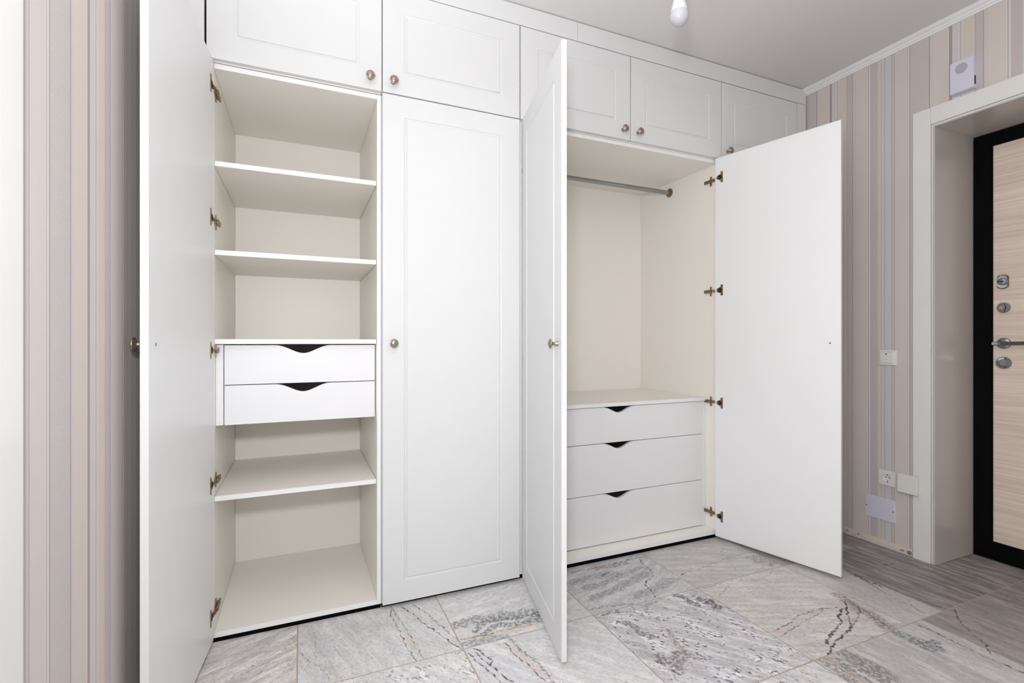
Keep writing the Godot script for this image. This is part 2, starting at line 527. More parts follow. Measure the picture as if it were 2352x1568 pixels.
	mark(2, 0, "D", 0.0962, 0.4, [0.11, 0.59, 0.13, 0.71, 0.29, 0.60])
	mark(2, 0, "R", 0.0385, 0.4, [0.38, 0.37, 0.32, 0.52, 0.32, 0.61, 0.34, 0.71])
	var plain := [c8(219, 216, 215), Vector2(0.8, 0.6), 0.08, 0.10, 0.35]
	var specs := {
		Vector2i(-1, -1): [c8(221, 215, 211), Vector2(0.9, -0.45), 0.16, 0.08, 0.5],
		Vector2i(0, -1): [c8(219, 217, 215), Vector2(0.3, 0.9), 0.06, 0.10, 0.3],
		Vector2i(1, -1): [c8(220, 218, 216), Vector2(0.95, -0.15), 0.07, 0.06, 0.15],
		Vector2i(2, -1): [c8(201, 199, 199), Vector2(0.9, -0.5), 0.09, 0.07, 0.15],
		Vector2i(3, -1): [c8(203, 199, 196), Vector2(0.9, 0.4), 0.09, 0.10, 0.3],
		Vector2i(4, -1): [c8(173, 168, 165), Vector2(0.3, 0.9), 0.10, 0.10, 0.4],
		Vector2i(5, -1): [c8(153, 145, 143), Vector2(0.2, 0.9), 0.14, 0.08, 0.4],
		Vector2i(0, 0): [c8(228, 224, 223), Vector2(0.5, 0.8), 0.08, 0.12, 0.75],
		Vector2i(1, 0): [c8(224, 222, 222), Vector2(0.6, 0.7), 0.06, 0.08, 0.35],
		Vector2i(2, 0): [c8(217, 214, 215), Vector2(0.6, 0.8), 0.14, 0.18, 1.25],
		Vector2i(3, 0): [c8(212, 207, 203), Vector2(0.9, 0.4), 0.09, 0.10, 0.4],
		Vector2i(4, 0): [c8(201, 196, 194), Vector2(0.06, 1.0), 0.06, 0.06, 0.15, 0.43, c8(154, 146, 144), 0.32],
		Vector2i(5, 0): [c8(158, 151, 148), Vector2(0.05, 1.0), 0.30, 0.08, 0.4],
		Vector2i(2, 1): [c8(224, 221, 221), Vector2(0.6, 0.8), 0.10, 0.12, 0.8],
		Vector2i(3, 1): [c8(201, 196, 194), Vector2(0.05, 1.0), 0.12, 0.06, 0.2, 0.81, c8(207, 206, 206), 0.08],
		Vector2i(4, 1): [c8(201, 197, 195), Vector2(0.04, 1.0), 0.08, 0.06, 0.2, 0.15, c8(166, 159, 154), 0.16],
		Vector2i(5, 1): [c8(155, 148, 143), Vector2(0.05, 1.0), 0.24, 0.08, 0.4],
	}
	O = Vector3.ZERO
	var slab := S()
	box(slab, V(-0.55, -0.14, -2.78), V(3.30, FLOOR - 0.0012, 1.75), 0.001)
	var f := struct("floor", slab, M.grout, "grey stone-look porcelain tile floor with thin beige grout lines")
	var st := S()
	var sx := 0.5192
	var sz := 0.5137
	var e := 0.0009
	var hx := sx / 2
	var hz := sz / 2
	var ring := [Vector2(-hx, hz), Vector2(hx, hz), Vector2(hx, -hz), Vector2(-hx, -hz)]
	var uv := func(p: Vector2) -> Vector2: return Vector2(p.x / sx + 0.5, p.y / sz + 0.5)
	var top := ring.map(func(p: Vector2) -> Vector2: return Vector2(p.x - e * signf(p.x), p.y - e * signf(p.y)))
	quad(st, V(top[0].x, 0, top[0].y), V(top[1].x, 0, top[1].y), V(top[2].x, 0, top[2].y), V(top[3].x, 0, top[3].y), top.map(uv))
	for k in 4:
		var a: Vector2 = ring[k]
		var b: Vector2 = ring[(k + 1) % 4]
		var ta: Vector2 = top[k]
		var tb: Vector2 = top[(k + 1) % 4]
		quad(st, V(a.x, -0.0005, a.y), V(b.x, -0.0005, b.y), V(tb.x, 0, tb.y), V(ta.x, 0, ta.y), [uv.call(a), uv.call(b), uv.call(tb), uv.call(ta)])
		quad(st, V(a.x, -0.0011, a.y), V(b.x, -0.0011, b.y), V(b.x, -0.0005, b.y), V(a.x, -0.0005, a.y), [uv.call(a), uv.call(b), uv.call(b), uv.call(a)])
	st.index()
	var mesh := st.commit()
	var prints := {}
	for key in specs:
		prints[key] = stone_print(key.x, key.y, specs[key])
	var spare := [prints[Vector2i(0, 0)], prints[Vector2i(1, 0)], prints[Vector2i(0, -1)], prints[Vector2i(2, 1)], prints[Vector2i(3, -1)]]
	var count := 0
	for j in range(-2, 7):
		for i in range(-1, 7):
			var at := V(-0.012 + 0.524 * (i + 0.5), FLOOR, -1.611 + 0.5185 * (j + 0.5))
			if at.x - hx > 3.2 or at.z - hz > 1.6 or (at.x > 2.8 and (at.z < -1.9 or at.z > -0.3)):
				continue
			var o := MeshInstance3D.new()
			o.name = "tile" if count == 0 else "tile_%03d" % count
			o.mesh = mesh
			o.material_override = prints[Vector2i(i, j)] if prints.has(Vector2i(i, j)) else spare[(i * 3 + j * 5 + 40) % spare.size()]
			o.position = at
			f.add_child(o, true)
			count += 1


# ---------------------------------------------------------------- room

func photo_lamp(at: Vector3, up_energy: float, dome_energy: float) -> void:
	# the photographer's flash on its stand behind the camera: a bare head that lights the ceiling and, through its diffuser dome, the room
	var t := thing("flash_lamp", "photographer's flash head with a white diffuser dome on a thin black stand behind the camera", "flash lamp", V(at.x, 0, at.z))
	var st := S()
	lathe(st, [Vector2(0, at.y - 0.17), Vector2(0.035, at.y - 0.17), Vector2(0.04, at.y - 0.16), Vector2(0.04, at.y - 0.055), Vector2(0.034, at.y - 0.05), Vector2(0, at.y - 0.05)], Transform3D(Basis(), V(at.x, 0, at.z)), 24)
	obj("head", st, M.get("black", mat(c8(12, 12, 12), 0.6)), t)
	st = S()
	lathe(st, [Vector2(0.0001, at.y - 0.049), Vector2(0.045, at.y - 0.049), Vector2(0.068, at.y - 0.025), Vector2(0.076, at.y), Vector2(0.068, at.y + 0.035), Vector2(0.042, at.y + 0.062), Vector2(0.0001, at.y + 0.072)], Transform3D(Basis(), V(at.x, 0, at.z)), 28)
	var glow := mat(c8(240, 240, 240), 0.6)
	glow.emission_enabled = true
	glow.emission = Color(0.955, 0.975, 1.0)
	glow.emission_energy_multiplier = 4.0
	obj("lamp_dome", st, glow, t)
	st = S()
	lathe(st, [Vector2(0, 0.2), Vector2(0.011, 0.2), Vector2(0.011, at.y - 0.17), Vector2(0, at.y - 0.17)], Transform3D(Basis(), V(at.x, 0, at.z)), 16)
	obj("pole", st, mat(c8(20, 20, 20), 0.4), t)
	for k in 3:
		st = S()
		var a := TAU * k / 3.0 + 0.4
		bar(st, V(at.x, 0.42, at.z), V(at.x + 0.19 * cos(a), 0.001, at.z + 0.19 * sin(a)), 0.014, 0.014)
		obj("leg", st, mat(c8(20, 20, 20), 0.4), t)
	var dome := OmniLight3D.new()
	dome.name = "dome_light"
	dome.light_color = Color(0.955, 0.975, 1.0)
	dome.light_energy = dome_energy
	dome.light_size = 0.068
	dome.omni_range = 12.0
	dome.omni_attenuation = 2.0
	dome.shadow_enabled = true
	dome.position = V(0, at.y, 0)
	t.add_child(dome)
	# the head throws most of its light up at the ceiling
	for aim in [[Vector3(78, 0, 0), up_energy, 58.0]]:
		var beam := SpotLight3D.new()
		beam.name = "bounce_light"
		beam.light_color = Color(0.955, 0.975, 1.0)
		beam.light_energy = aim[1]
		beam.light_size = 0.06
		beam.spot_range = 12.0
		beam.spot_attenuation = 2.0
		beam.spot_angle = aim[2]
		beam.spot_angle_attenuation = 0.6
		beam.shadow_enabled = true
		beam.position = V(0, at.y, 0)
		beam.rotation_degrees = aim[0]
		t.add_child(beam, true)
	O = Vector3.ZERO


func paper(st: SurfaceTool, x: float, z0: float, z1: float, y0: float, y1: float, side: int, start: float) -> void:   # a papered face of a side wall; side +1 faces +x
	var u := func(z: float) -> float: return (start - z if side > 0 else z - start) / 0.556
	var a := V(x, y0, z1 if side > 0 else z0)
	var b := V(x, y0, z0 if side > 0 else z1)
	var c := V(x, y1, b.z)
	var d := V(x, y1, a.z)
	quad(st, a, b, c, d, [Vector2(u.call(a.z), -y0 / 0.192), Vector2(u.call(b.z), -y0 / 0.192), Vector2(u.call(b.z), -y1 / 0.192), Vector2(u.call(a.z), -y1 / 0.192)])


func room() -> void:
	O = Vector3.ZERO
	var st := S()
	box(st, V(-0.55, CEILING, -2.78), V(3.30, CEILING + 0.14, 1.75), 0.001)
	struct("ceiling", st, M.ceiling)
	st = S()
	box(st, V(-0.55, FLOOR, -2.78), V(3.30, CEILING, -2.66), 0.001)
	struct("wall_back", st, M.plain_wall)
	st = S()
	box(st, V(-0.55, FLOOR, 1.60), V(3.30, CEILING, 1.75), 0.001)
	struct("wall_front", st, M.plain_wall)
	# striped side walls: a plain core, and the papered face 1 mm proud of it
	st = S()
	box(st, V(-0.55, FLOOR, -2.66), V(WALL_LEFT - 0.001, CEILING, 1.60), 0.001)
	var left := struct("wall_left", st, M.plain_wall)
	st = S()
	paper(st, WALL_LEFT, -2.66, 1.60, FLOOR, CEILING, 1, -1.0635)
	obj("wallpaper", st, M.wallpaper, left)
	st = S()
	var xr := WALL_RIGHT + 0.001
	box(st, V(xr, FLOOR, -2.66), V(3.30, CEILING, -1.335), 0.001)
	box(st, V(xr, 2.070, -1.335), V(3.30, CEILING, -0.445), 0.001)
	box(st, V(xr, FLOOR, -0.445), V(3.30, CEILING, 1.60), 0.001)
	var right := struct("wall_right", st, M.plain_wall)
	st = S()
	paper(st, WALL_RIGHT, -2.66, -1.335, 0.03, CEILING, -1, -1.434)
	paper(st, WALL_RIGHT, -1.335, -0.445, 2.070, CEILING, -1, -1.434)
	paper(st, WALL_RIGHT, -0.445, 1.60, FLOOR, CEILING, -1, -1.434)
	obj("wallpaper", st, M.wallpaper, right)
	# cornice on the right wall: a stepped cove strip along z
	st = S()
	var prof := [Vector2(0, 0), Vector2(-0.004, 0), Vector2(-0.006, 0.007), Vector2(-0.012, 0.009), Vector2(-0.016, 0.017), Vector2(-0.026, 0.021), Vector2(-0.031, 0.027), Vector2(-0.034, 0.029), Vector2(-0.034, 0.0335), Vector2(0, 0.0335)]
	plate(st, prof, 3.54, Transform3D(Basis(), V(WALL_RIGHT - 0.0005, CEILING - 0.034, -1.972)))
	struct("trim_1", st, M.cornice, "narrow white stepped cornice where the striped wall meets the ceiling")
	# torn lower edge of the wallpaper, where no skirting has been fitted yet
	st = S()
	var edge := [Vector2(-1.960, 0.034), Vector2(-1.422, 0.031)]
	var z := -1.422
	while z > -1.960:
		edge.append(Vector2(z, 0.005 + rng.randf_range(-0.009, 0.006)))
		z -= rng.randf_range(0.006, 0.022)
	edge.append(Vector2(-1.960, 0.012))
	edge.reverse()
	plate(st, edge.map(func(v: Vector2) -> Vector2: return Vector2(-v.x, v.y)), 0.004, Transform3D(Basis(V(0, 0, -1), V(0, 1, 0), V(1, 0, 0)), V(WALL_RIGHT - 0.0035, 0, 0)))
	var torn := struct("trim_2", st, M.plaster, "ragged cream plaster edge under the striped wallpaper, beside the entrance casing")
	for k in 9:
		st = S()
		var cz := -1.434 if k == 0 else rng.randf_range(-1.90, -1.44)
		var r := 0.010 if k == 0 else rng.randf_range(0.0025, 0.005)
		lathe(st, [Vector2(0, -r), Vector2(r * 0.8, -r * 0.6), Vector2(r * 1.1, 0), Vector2(r * 0.7, r * 0.7), Vector2(0, r * 0.9)], Transform3D(Basis().rotated(V(1, 0, 0), rng.randf()), V(WALL_RIGHT - 0.006, 0.012 if k == 0 else rng.randf_range(0.006, 0.02), cz)), 7)
		obj("crumb", st, M.dirt, torn)
	# white door and casing on the left wall, just at the picture's edge
	var d := Node3D.new()
	d.name = "door_2"
	d.set_meta("kind", "structure")
	d.set_meta("label", "white casing of a door in the left striped wall, cut by the picture's edge")
	add_child(d)
	O = Vector3.ZERO
	for r in [[-0.944, -0.854, FLOOR, 2.15], [-0.138, -0.048, FLOOR, 2.15], [-0.854, -0.138, 2.06, 2.15]]:
		st = S()
		box(st, V(WALL_LEFT, r[2], r[0]), V(WALL_LEFT + 0.014, r[3], r[1]), 0.003)
		obj("casing", st, M.casing, d)
	st = S()
	box(st, V(WALL_LEFT, 0.008, -0.852), V(WALL_LEFT + 0.006, 2.058, -0.140), 0.001)
	obj("door_leaf", st, M.casing, d)


func entrance() -> void:
	var d := Node3D.new()
	d.name = "door_1"
	d.set_meta("kind", "structure")
	d.set_meta("label", "entrance door of pale wood-grain panel in a black steel frame, deep in a white reveal")
	add_child(d)
	O = Vector3.ZERO
	var x0 := WALL_RIGHT - 0.010
	var zl := -1.327
	var zr := -0.455
	var top := 2.061
	# flat casing boards with a narrow bead on the inner side
	for r in [[-1.418, -1.345, FLOOR, 2.159], [zr + 0.018, zr + 0.091, FLOOR, 2.159], [-1.3445, zr + 0.0175, 2.0785, 2.159]]:
		var st := S()
		box(st, V(x0, r[2] + 0.001, r[0]), V(x0 + 0.0095, r[3], r[1]), 0.0012)
		obj("casing", st, M.casing, d)
	# reveal boards; their front edges show as the bead
	for r in [[zl - 0.007, zl, FLOOR, top + 0.007], [zr, zr + 0.007, FLOOR, top + 0.007], [zl, zr, top, top + 0.007]]:
		var st := S()
		box(st, V(x0 - 0.001, r[2] + 0.001, r[0]), V(3.070, r[3], r[1]), 0.001)
		obj("reveal_board", st, M.jamb, d)
	for r in [[-1.3435, -1.3345, FLOOR, 2.0775], [zr + 0.0075, zr + 0.0165, FLOOR, 2.0775], [-1.3340, zr + 0.0070, 2.0685, 2.0775]]:
		var st := S()
		box(st, V(x0 + 0.005, r[2] + 0.001, r[0]), V(x0 + 0.0095, r[3], r[1]), 0.0008)
		obj("rebate", st, M.casing, d)
	var fr := S()
	for r in [[zl + 0.001, -1.253, FLOOR, top - 0.001], [zr - 0.075, zr - 0.001, FLOOR, top - 0.001], [-1.253, zr - 0.075, 1.996, top - 0.001], [-1.253, zr - 0.075, FLOOR, 0.082]]:
		box(fr, V(3.071, r[2] + 0.001, r[0]), V(3.125, r[3], r[1]), 0.002)
	obj("door_frame", fr, M.frame, d)
	# wood-grain leaf, its face a little behind the frame's
	var st := S()
	var w0 := -1.2525
	var w1 := zr - 0.0755
	box(st, V(3.0795, 0.083, w0), V(3.13, 1.9955, w1), 0.002)
	quad(st, V(3.079, 0.083, w0), V(3.079, 0.083, w1), V(3.079, 1.9955, w1), V(3.079, 1.9955, w0), [Vector2(0, 1), Vector2(0.8, 1), Vector2(0.8, 0), Vector2(0, 0)])
	var leaf := obj("door_panel", st, M.wood, d)
	var face := 3.079
	# thumb-turn with flattened sides
	st = S()
	var poly := []
	for k in 36:
		var t := TAU * k / 36
		poly.append(Vector2(clampf(0.031 * cos(t), -0.021, 0.021), 0.034 * sin(t)))
	var out := func(y: float, z: float) -> Transform3D: return Transform3D(Basis(V(0, 0, 1), V(0, 1, 0), V(-1, 0, 0)), V(face, y, z))
	loops(st, [[poly, 0.0], [poly, 0.007], [poly.map(func(v: Vector2) -> Vector2: return v * 0.88), 0.010]], out.call(1.335, -1.215))
	var lk := obj("thumb_lock", st, M.chrome, leaf)
	st = S()
	lathe(st, [Vector2(0.017, 0), Vector2(0.016, 0.012), Vector2(0.012, 0.015), Vector2(0, 0.015)], facing(V(face - 0.009, 1.335, -1.215), V(-1, 0, 0)), 24)
	obj("thumb_turn", st, M.chrome, leaf)
	st = S()
	box(st, V(face - 0.0262, 1.3325, -1.229), V(face - 0.0235, 1.3375, -1.201), 0.001)
	obj("slot", st, M.black, leaf)
	# cylinder rose, keyhole rose, handle rose with its lever
	for y in [[1.211, 0.025], [0.948, 0.029]]:
		st = S()
		lathe(st, [Vector2(y[1], 0), Vector2(y[1], 0.006), Vector2(y[1] * 0.88, 0.011), Vector2(y[1] * 0.55, 0.012), Vector2(y[1] * 0.5, 0.008), Vector2(0, 0.008)], facing(V(face, y[0], -1.213), V(-1, 0, 0)), 32)
		obj("lock_rose", st, M.chrome, leaf)
	st = S()
	lathe(st, [Vector2(0.012, 0), Vector2(0.011, 0.012), Vector2(0, 0.013)], facing(V(face - 0.008, 1.211, -1.213), V(-1, 0, 0)), 24)
	box(st, V(face - 0.0225, 1.203, -1.2145), V(face - 0.0205, 1.219, -1.2115), 0.0003)
	obj("cylinder", st, M.nickel, leaf)
	st = S()
	lathe(st, [Vector2(0.026, 0), Vector2(0.026, 0.007), Vector2(0.023, 0.010), Vector2(0, 0.010)], facing(V(face, 1.041, -1.212), V(-1, 0, 0)), 32)
	obj("handle_rose", st, M.chrome, leaf)
	st = S()
	lathe(st, [Vector2(0.010, 0), Vector2(0.010, 0.045), Vector2(0, 0.046)], facing(V(face - 0.009, 1.041, -1.212), V(-1, 0, 0)), 20)
	box(st, V(face - 0.058, 1.031, -1.237), V(face - 0.044, 1.050, -1.170), 0.005)
	bar(st, V(face - 0.051, 1.041, -1.175), V(face - 0.054, 1.043, -1.075), 0.013, 0.017, 0.005)
	obj("door_handle", st, M.chrome, leaf)


func wall_fittings() -> void:
	var x := WALL_RIGHT
	# door chime above the casing
	var t := thing("door_chime", "pale lilac plastic door chime box with round perforated grille above the entrance casing", "door chime", V(x, 2.172, -1.216))
	var flat := Transform3D(Basis(V(0, 0, 1), V(0, 1, 0), V(-1, 0, 0)), V(x, 2.2435, -1.216))
	var st := S()
	loops(st, [[round_rect(0.088, 0.143, 0.004), 0.0], [round_rect(0.088, 0.143, 0.004), 0.022], [round_rect(0.086, 0.141, 0.004), 0.031], [round_rect(0.083, 0.138, 0.003), 0.033]], flat)
	obj("case", st, M.cool_plastic, t)
	st = S()
	for a in range(-7, 8):
		for b in range(-7, 8):
			var q := Vector2(a * 0.0034 + (0.0017 if b % 2 else 0.0), b * 0.003)
			if q.length() < 0.0235:
				lathe(st, [Vector2(0.0011, 0), Vector2(0.0011, 0.0003), Vector2(0, 0.0003)], flat * facing(V(q.x - 0.001, q.y + 0.032, 0.033), V(0, 0, 1)), 6)
	var g := obj("grille", st, M.black, t)
	g.set_meta("kind", "stuff")
	st = S()
	box(st, V(x - 0.027, 2.186, -1.1722), V(x - 0.017, 2.224, -1.1716), 0.0002)
	obj("slot", st, M.black, t)
	# one-gang switch
	t = thing("light_switch", "cream single rocker light switch with a small dark red mark, left of the entrance casing", "light switch", V(x, 0.929, -1.5315))
	flat.origin = V(x, 0.968, -1.5315)
	st = S()
	loops(st, [[bowed(0.078, 0.078, 0.003), 0.0], [bowed(0.078, 0.078, 0.003), 0.004], [bowed(0.072, 0.074, 0.003), 0.010], [bowed(0.060, 0.066, 0.002), 0.011]], flat)
	obj("frame", st, M.plastic, t)
	st = S()
	loops(st, [[round_rect(0.053, 0.056, 0.001), 0.0105], [round_rect(0.053, 0.056, 0.001), 0.0125], [round_rect(0.051, 0.054, 0.001), 0.0132]], flat)
	obj("rocker", st, M.plastic, t)
	for s in [-1, 1]:
		st = S()
		box(st, V(-0.0265, s * 0.0285 - 0.0005, 0.0108), V(0.0265, s * 0.0285 + 0.0005, 0.0114), 0.0001, flat)
		obj("gap", st, M.dirt, t)
	st = S()
	for k in 3:
		var w := [0.0065, 0.0045, 0.0025][k] as float
		plate(st, [Vector2(-w - 0.003, 0.0205 - k * 0.0027), Vector2(w - 0.003, 0.0205 - k * 0.0027), Vector2(w - 0.0042, 0.0183 - k * 0.0027), Vector2(-w - 0.0018, 0.0183 - k * 0.0027)], 0.0135, flat)
	obj("indicator", st, M.mark, t)
	# socket
	t = thing("power_socket", "cream round-recess power socket low on the striped wall beside a blank square cover", "socket", V(x, 0.314, -1.534))
	flat.origin = V(x, 0.353, -1.534)
	st = S()
	var ring := []
	for k in 32:
		ring.append(Vector2(0.0205, 0).rotated(TAU * k / 32))
	loops(st, [[bowed(0.079, 0.077, 0.003, 32), 0.0], [bowed(0.079, 0.077, 0.003, 32), 0.004], [bowed(0.073, 0.073, 0.003, 32), 0.010], [ring, 0.0112], [ring.map(func(v: Vector2) -> Vector2: return v * 0.96), 0.0015]], flat)
	obj("frame", st, M.plastic, t)
	for s in [-1, 1]:
		st = S()
		lathe(st, [Vector2(0.0028, 0), Vector2(0.0028, 0.0004), Vector2(0, 0.0004)], flat * facing(V(s * 0.0085, 0.003, 0.0016), V(0, 0, 1)), 12)
		obj("pin_hole", st, M.black, t)
		st = S()
		box(st, V(-0.003, s * 0.0165 - 0.0025, 0.0016), V(0.003, s * 0.0165 + 0.0025, 0.006), 0.0006, flat)
		obj("earth_clip", st, M.nickel, t)
	# blank square cover and its neighbour, the wide blank plate
	t = thing("blank_cover", "cream blank square box cover overlapping the entrance casing, right of the socket", "wall cover", V(x, 0.306, -1.432))
	flat.origin = V(x, 0.351, -1.432)
	st = S()
	loops(st, [[round_rect(0.078, 0.084, 0.002), 0.0], [round_rect(0.078, 0.084, 0.002), 0.018]], flat)
	obj("back_box", st, M.plastic, t)
	st = S()
	loops(st, [[round_rect(0.085, 0.090, 0.002), 0.0185], [round_rect(0.086, 0.091, 0.002), 0.020], [round_rect(0.086, 0.091, 0.002), 0.029], [round_rect(0.084, 0.089, 0.002), 0.030]], flat)
	obj("lid", st, M.plastic, t)
	t = thing("blank_plate", "pale lilac rectangular blank plate with two screws, lowest on the striped wall", "wall plate", V(x, 0.131, -1.570))
	flat.origin = V(x, 0.188, -1.570)
	st = S()
	loops(st, [[round_rect(0.142, 0.113, 0.009), 0.0], [round_rect(0.142, 0.113, 0.009), 0.004], [round_rect(0.139, 0.110, 0.008), 0.006]], flat)
	obj("cover", st, M.cool_plastic, t)
	for s in [-1, 1]:
		st = S()
		lathe(st, [Vector2(0.0035, 0), Vector2(0.0032, 0.0012), Vector2(0, 0.0014)], flat * facing(V(s * 0.063, 0, 0.0058), V(0, 0, 1)), 12)
		obj("screw", st, M.hinge, t)


func bowed(w: float, h: float, r: float, n := 24) -> Array:   # a square whose left and right sides bulge a little
	var out := []
	var base := round_rect(w, h, r, n / 4 - 1)
	for p in base:
		out.append(Vector2(p.x * (1.0 + 0.035 * (1.0 - pow(p.y / (h / 2), 2))), p.y))
	return out


func ceiling_bulb() -> void:
	var at := V(1.139, 0, -1.257)
	var t := thing("hanging_bulb", "bare white unlit bulb hanging by a short cord from the ceiling", "light bulb", V(at.x, 2.0865, at.z))
	var xf := Transform3D(Basis(), at)
	var st := S()
	var globe := []
	for k in 15:
		var a := -PI / 2 + k * (PI * 0.5 + 0.42) / 14
		globe.append(Vector2(0.0300 * cos(a), 2.1170 + 0.0305 * sin(a)))
	globe[0].x = 0.0
	lathe(st, globe, xf, 36)
	obj("globe", st, M.bulb_globe, t)
	st = S()
	var e: Vector2 = globe[-1]
	lathe(st, [Vector2(e.x - 0.001, e.y - 0.001), Vector2(e.x + 0.0004, e.y), Vector2(0.0235, 2.148), Vector2(0.0195, 2.162), Vector2(0.0172, 2.178), Vector2(0.0160, 2.194), Vector2(0.0135, 2.198), Vector2(0, 2.198)], xf, 36)
	obj("bulb_base", st, M.bulb_base, t)
	st = S()
	lathe(st, [Vector2(0, 2.193), Vector2(0.0205, 2.193), Vector2(0.0205, 2.232), Vector2(0.012, 2.246), Vector2(0.006, 2.250), Vector2(0, 2.250)], xf, 28)
	obj("socket", st, M.black, t)
	st = S()
	lathe(st, [Vector2(0, 2.249), Vector2(0.003, 2.249), Vector2(0.003, CEILING - 0.012), Vector2(0, CEILING - 0.012)], xf, 10)
	obj("cord", st, M.plastic, t)
	st = S()
	lathe(st, [Vector2(0, CEILING - 0.013), Vector2(0.014, CEILING - 0.013), Vector2(0.017, CEILING - 0.001), Vector2(0, CEILING - 0.001)], xf, 20)
	obj("ceiling_cap", st, M.plastic, t)


# ---------------------------------------------------------------- wardrobe

func panel(called: String, lo: Vector3, hi: Vector3, parent: Node, m: Material = null, ch := 0.0007) -> MeshInstance3D:
	var st := S()
	box(st, lo, hi, ch)
	var o := obj(called, st, m if m else M.laminate, parent)
	if m == null and called != "back_panel":   # white edge banding on the panel's front edge
		st = S()
		box(st, V(lo.x + 0.0003, lo.y + 0.0003, hi.z - 0.0002), V(hi.x - 0.0003, hi.y - 0.0003, hi.z + 0.0008), 0.0005)
		obj("edge_band", st, M.inner, o)
	return o


func door_shape(w: float, h: float, toward: int, routed := true) -> Array:
	# hinge line at x = 0, reaching to x = toward * w; outer face z = 0, inner face z = -0.018; y from 0 to h
	var st := S()
	var c := Transform3D(Basis(), V(toward * w / 2, h / 2, 0))
	var r := func(inset: float, rad: float) -> Array: return round_rect(w - 2 * inset, h - 2 * inset, maxf(rad, 0.00005), 4)
	var rings := [[r.call(0.0006, 0.0), -0.018], [r.call(0.0, 0.0), -0.0174], [r.call(0.0, 0.0), -0.0014], [r.call(0.0004, 0.0), -0.0005], [r.call(0.0014, 0.0), 0.0]]
	if routed:
		rings += [[r.call(0.0838, 0.007), 0.0], [r.call(0.0850, 0.006), -0.0020], [r.call(0.0885, 0.003), -0.0032], [r.call(0.0925, 0.001), -0.0038], [r.call(0.0935, 0.0), -0.0046], [r.call(0.0948, 0.0), -0.0043], [r.call(0.0958, 0.0), -0.0004], [r.call(0.0966, 0.0), 0.0]]
	loops(st, rings, c)
	var o := O
	var inner := S()
	quad(inner, V(toward * w / 2 + w / 2 - 0.0006, 0.0006, -0.018) + o, V(toward * w / 2 - w / 2 + 0.0006, 0.0006, -0.018) + o, V(toward * w / 2 - w / 2 + 0.0006, h - 0.0006, -0.018) + o, V(toward * w / 2 + w / 2 - 0.0006, h - 0.0006, -0.018) + o)
	return [st, inner]


func door(parent: Node3D, pivot: Vector3, turn: float, w: float, h: float, toward: int, knob_at: Vector2, bolt := false) -> MeshInstance3D:
	var keep := O
	O = Vector3.ZERO
	var faces := door_shape(w, h, toward)
	var d := obj("door", faces[0], M.front, parent)
	faces[1].commit(d.mesh)
	d.mesh.surface_set_material(1, M.inner)   # the inner face is plain laminate
	d.position = pivot - keep
	d.rotation.y = turn
	var st := S()
	# mushroom knob: flared foot, slim neck, domed head with a rim step
	var prof := [Vector2(0.0092, 0.0000), Vector2(0.0092, 0.0015), Vector2(0.0072, 0.0050), Vector2(0.0056, 0.0106), Vector2(0.0054, 0.0163), Vector2(0.0075, 0.0200), Vector2(0.0130, 0.0225), Vector2(0.0165, 0.0244), Vector2(0.0172, 0.0263), Vector2(0.0166, 0.0280), Vector2(0.0150, 0.0289), Vector2(0.0138, 0.0287), Vector2(0.0132, 0.0295), Vector2(0.0105, 0.0315), Vector2(0.0060, 0.0331), Vector2(0, 0.0338)]
	lathe(st, prof, facing(V(knob_at.x * toward, knob_at.y, 0), V(0, 0, 1)), 32)
	obj("knob", st, M.nickel, d)
	if bolt:
		st = S()
		lathe(st, [Vector2(0.0042, 0), Vector2(0.0040, 0.0012), Vector2(0.0022, 0.0022), Vector2(0.0018, 0.0014), Vector2(0, 0.0014)], facing(V(knob_at.x * toward, knob_at.y, -0.018), V(0, 0, -1)), 14)
		obj("screw", st, M.screw, d)
	O = keep
	return d


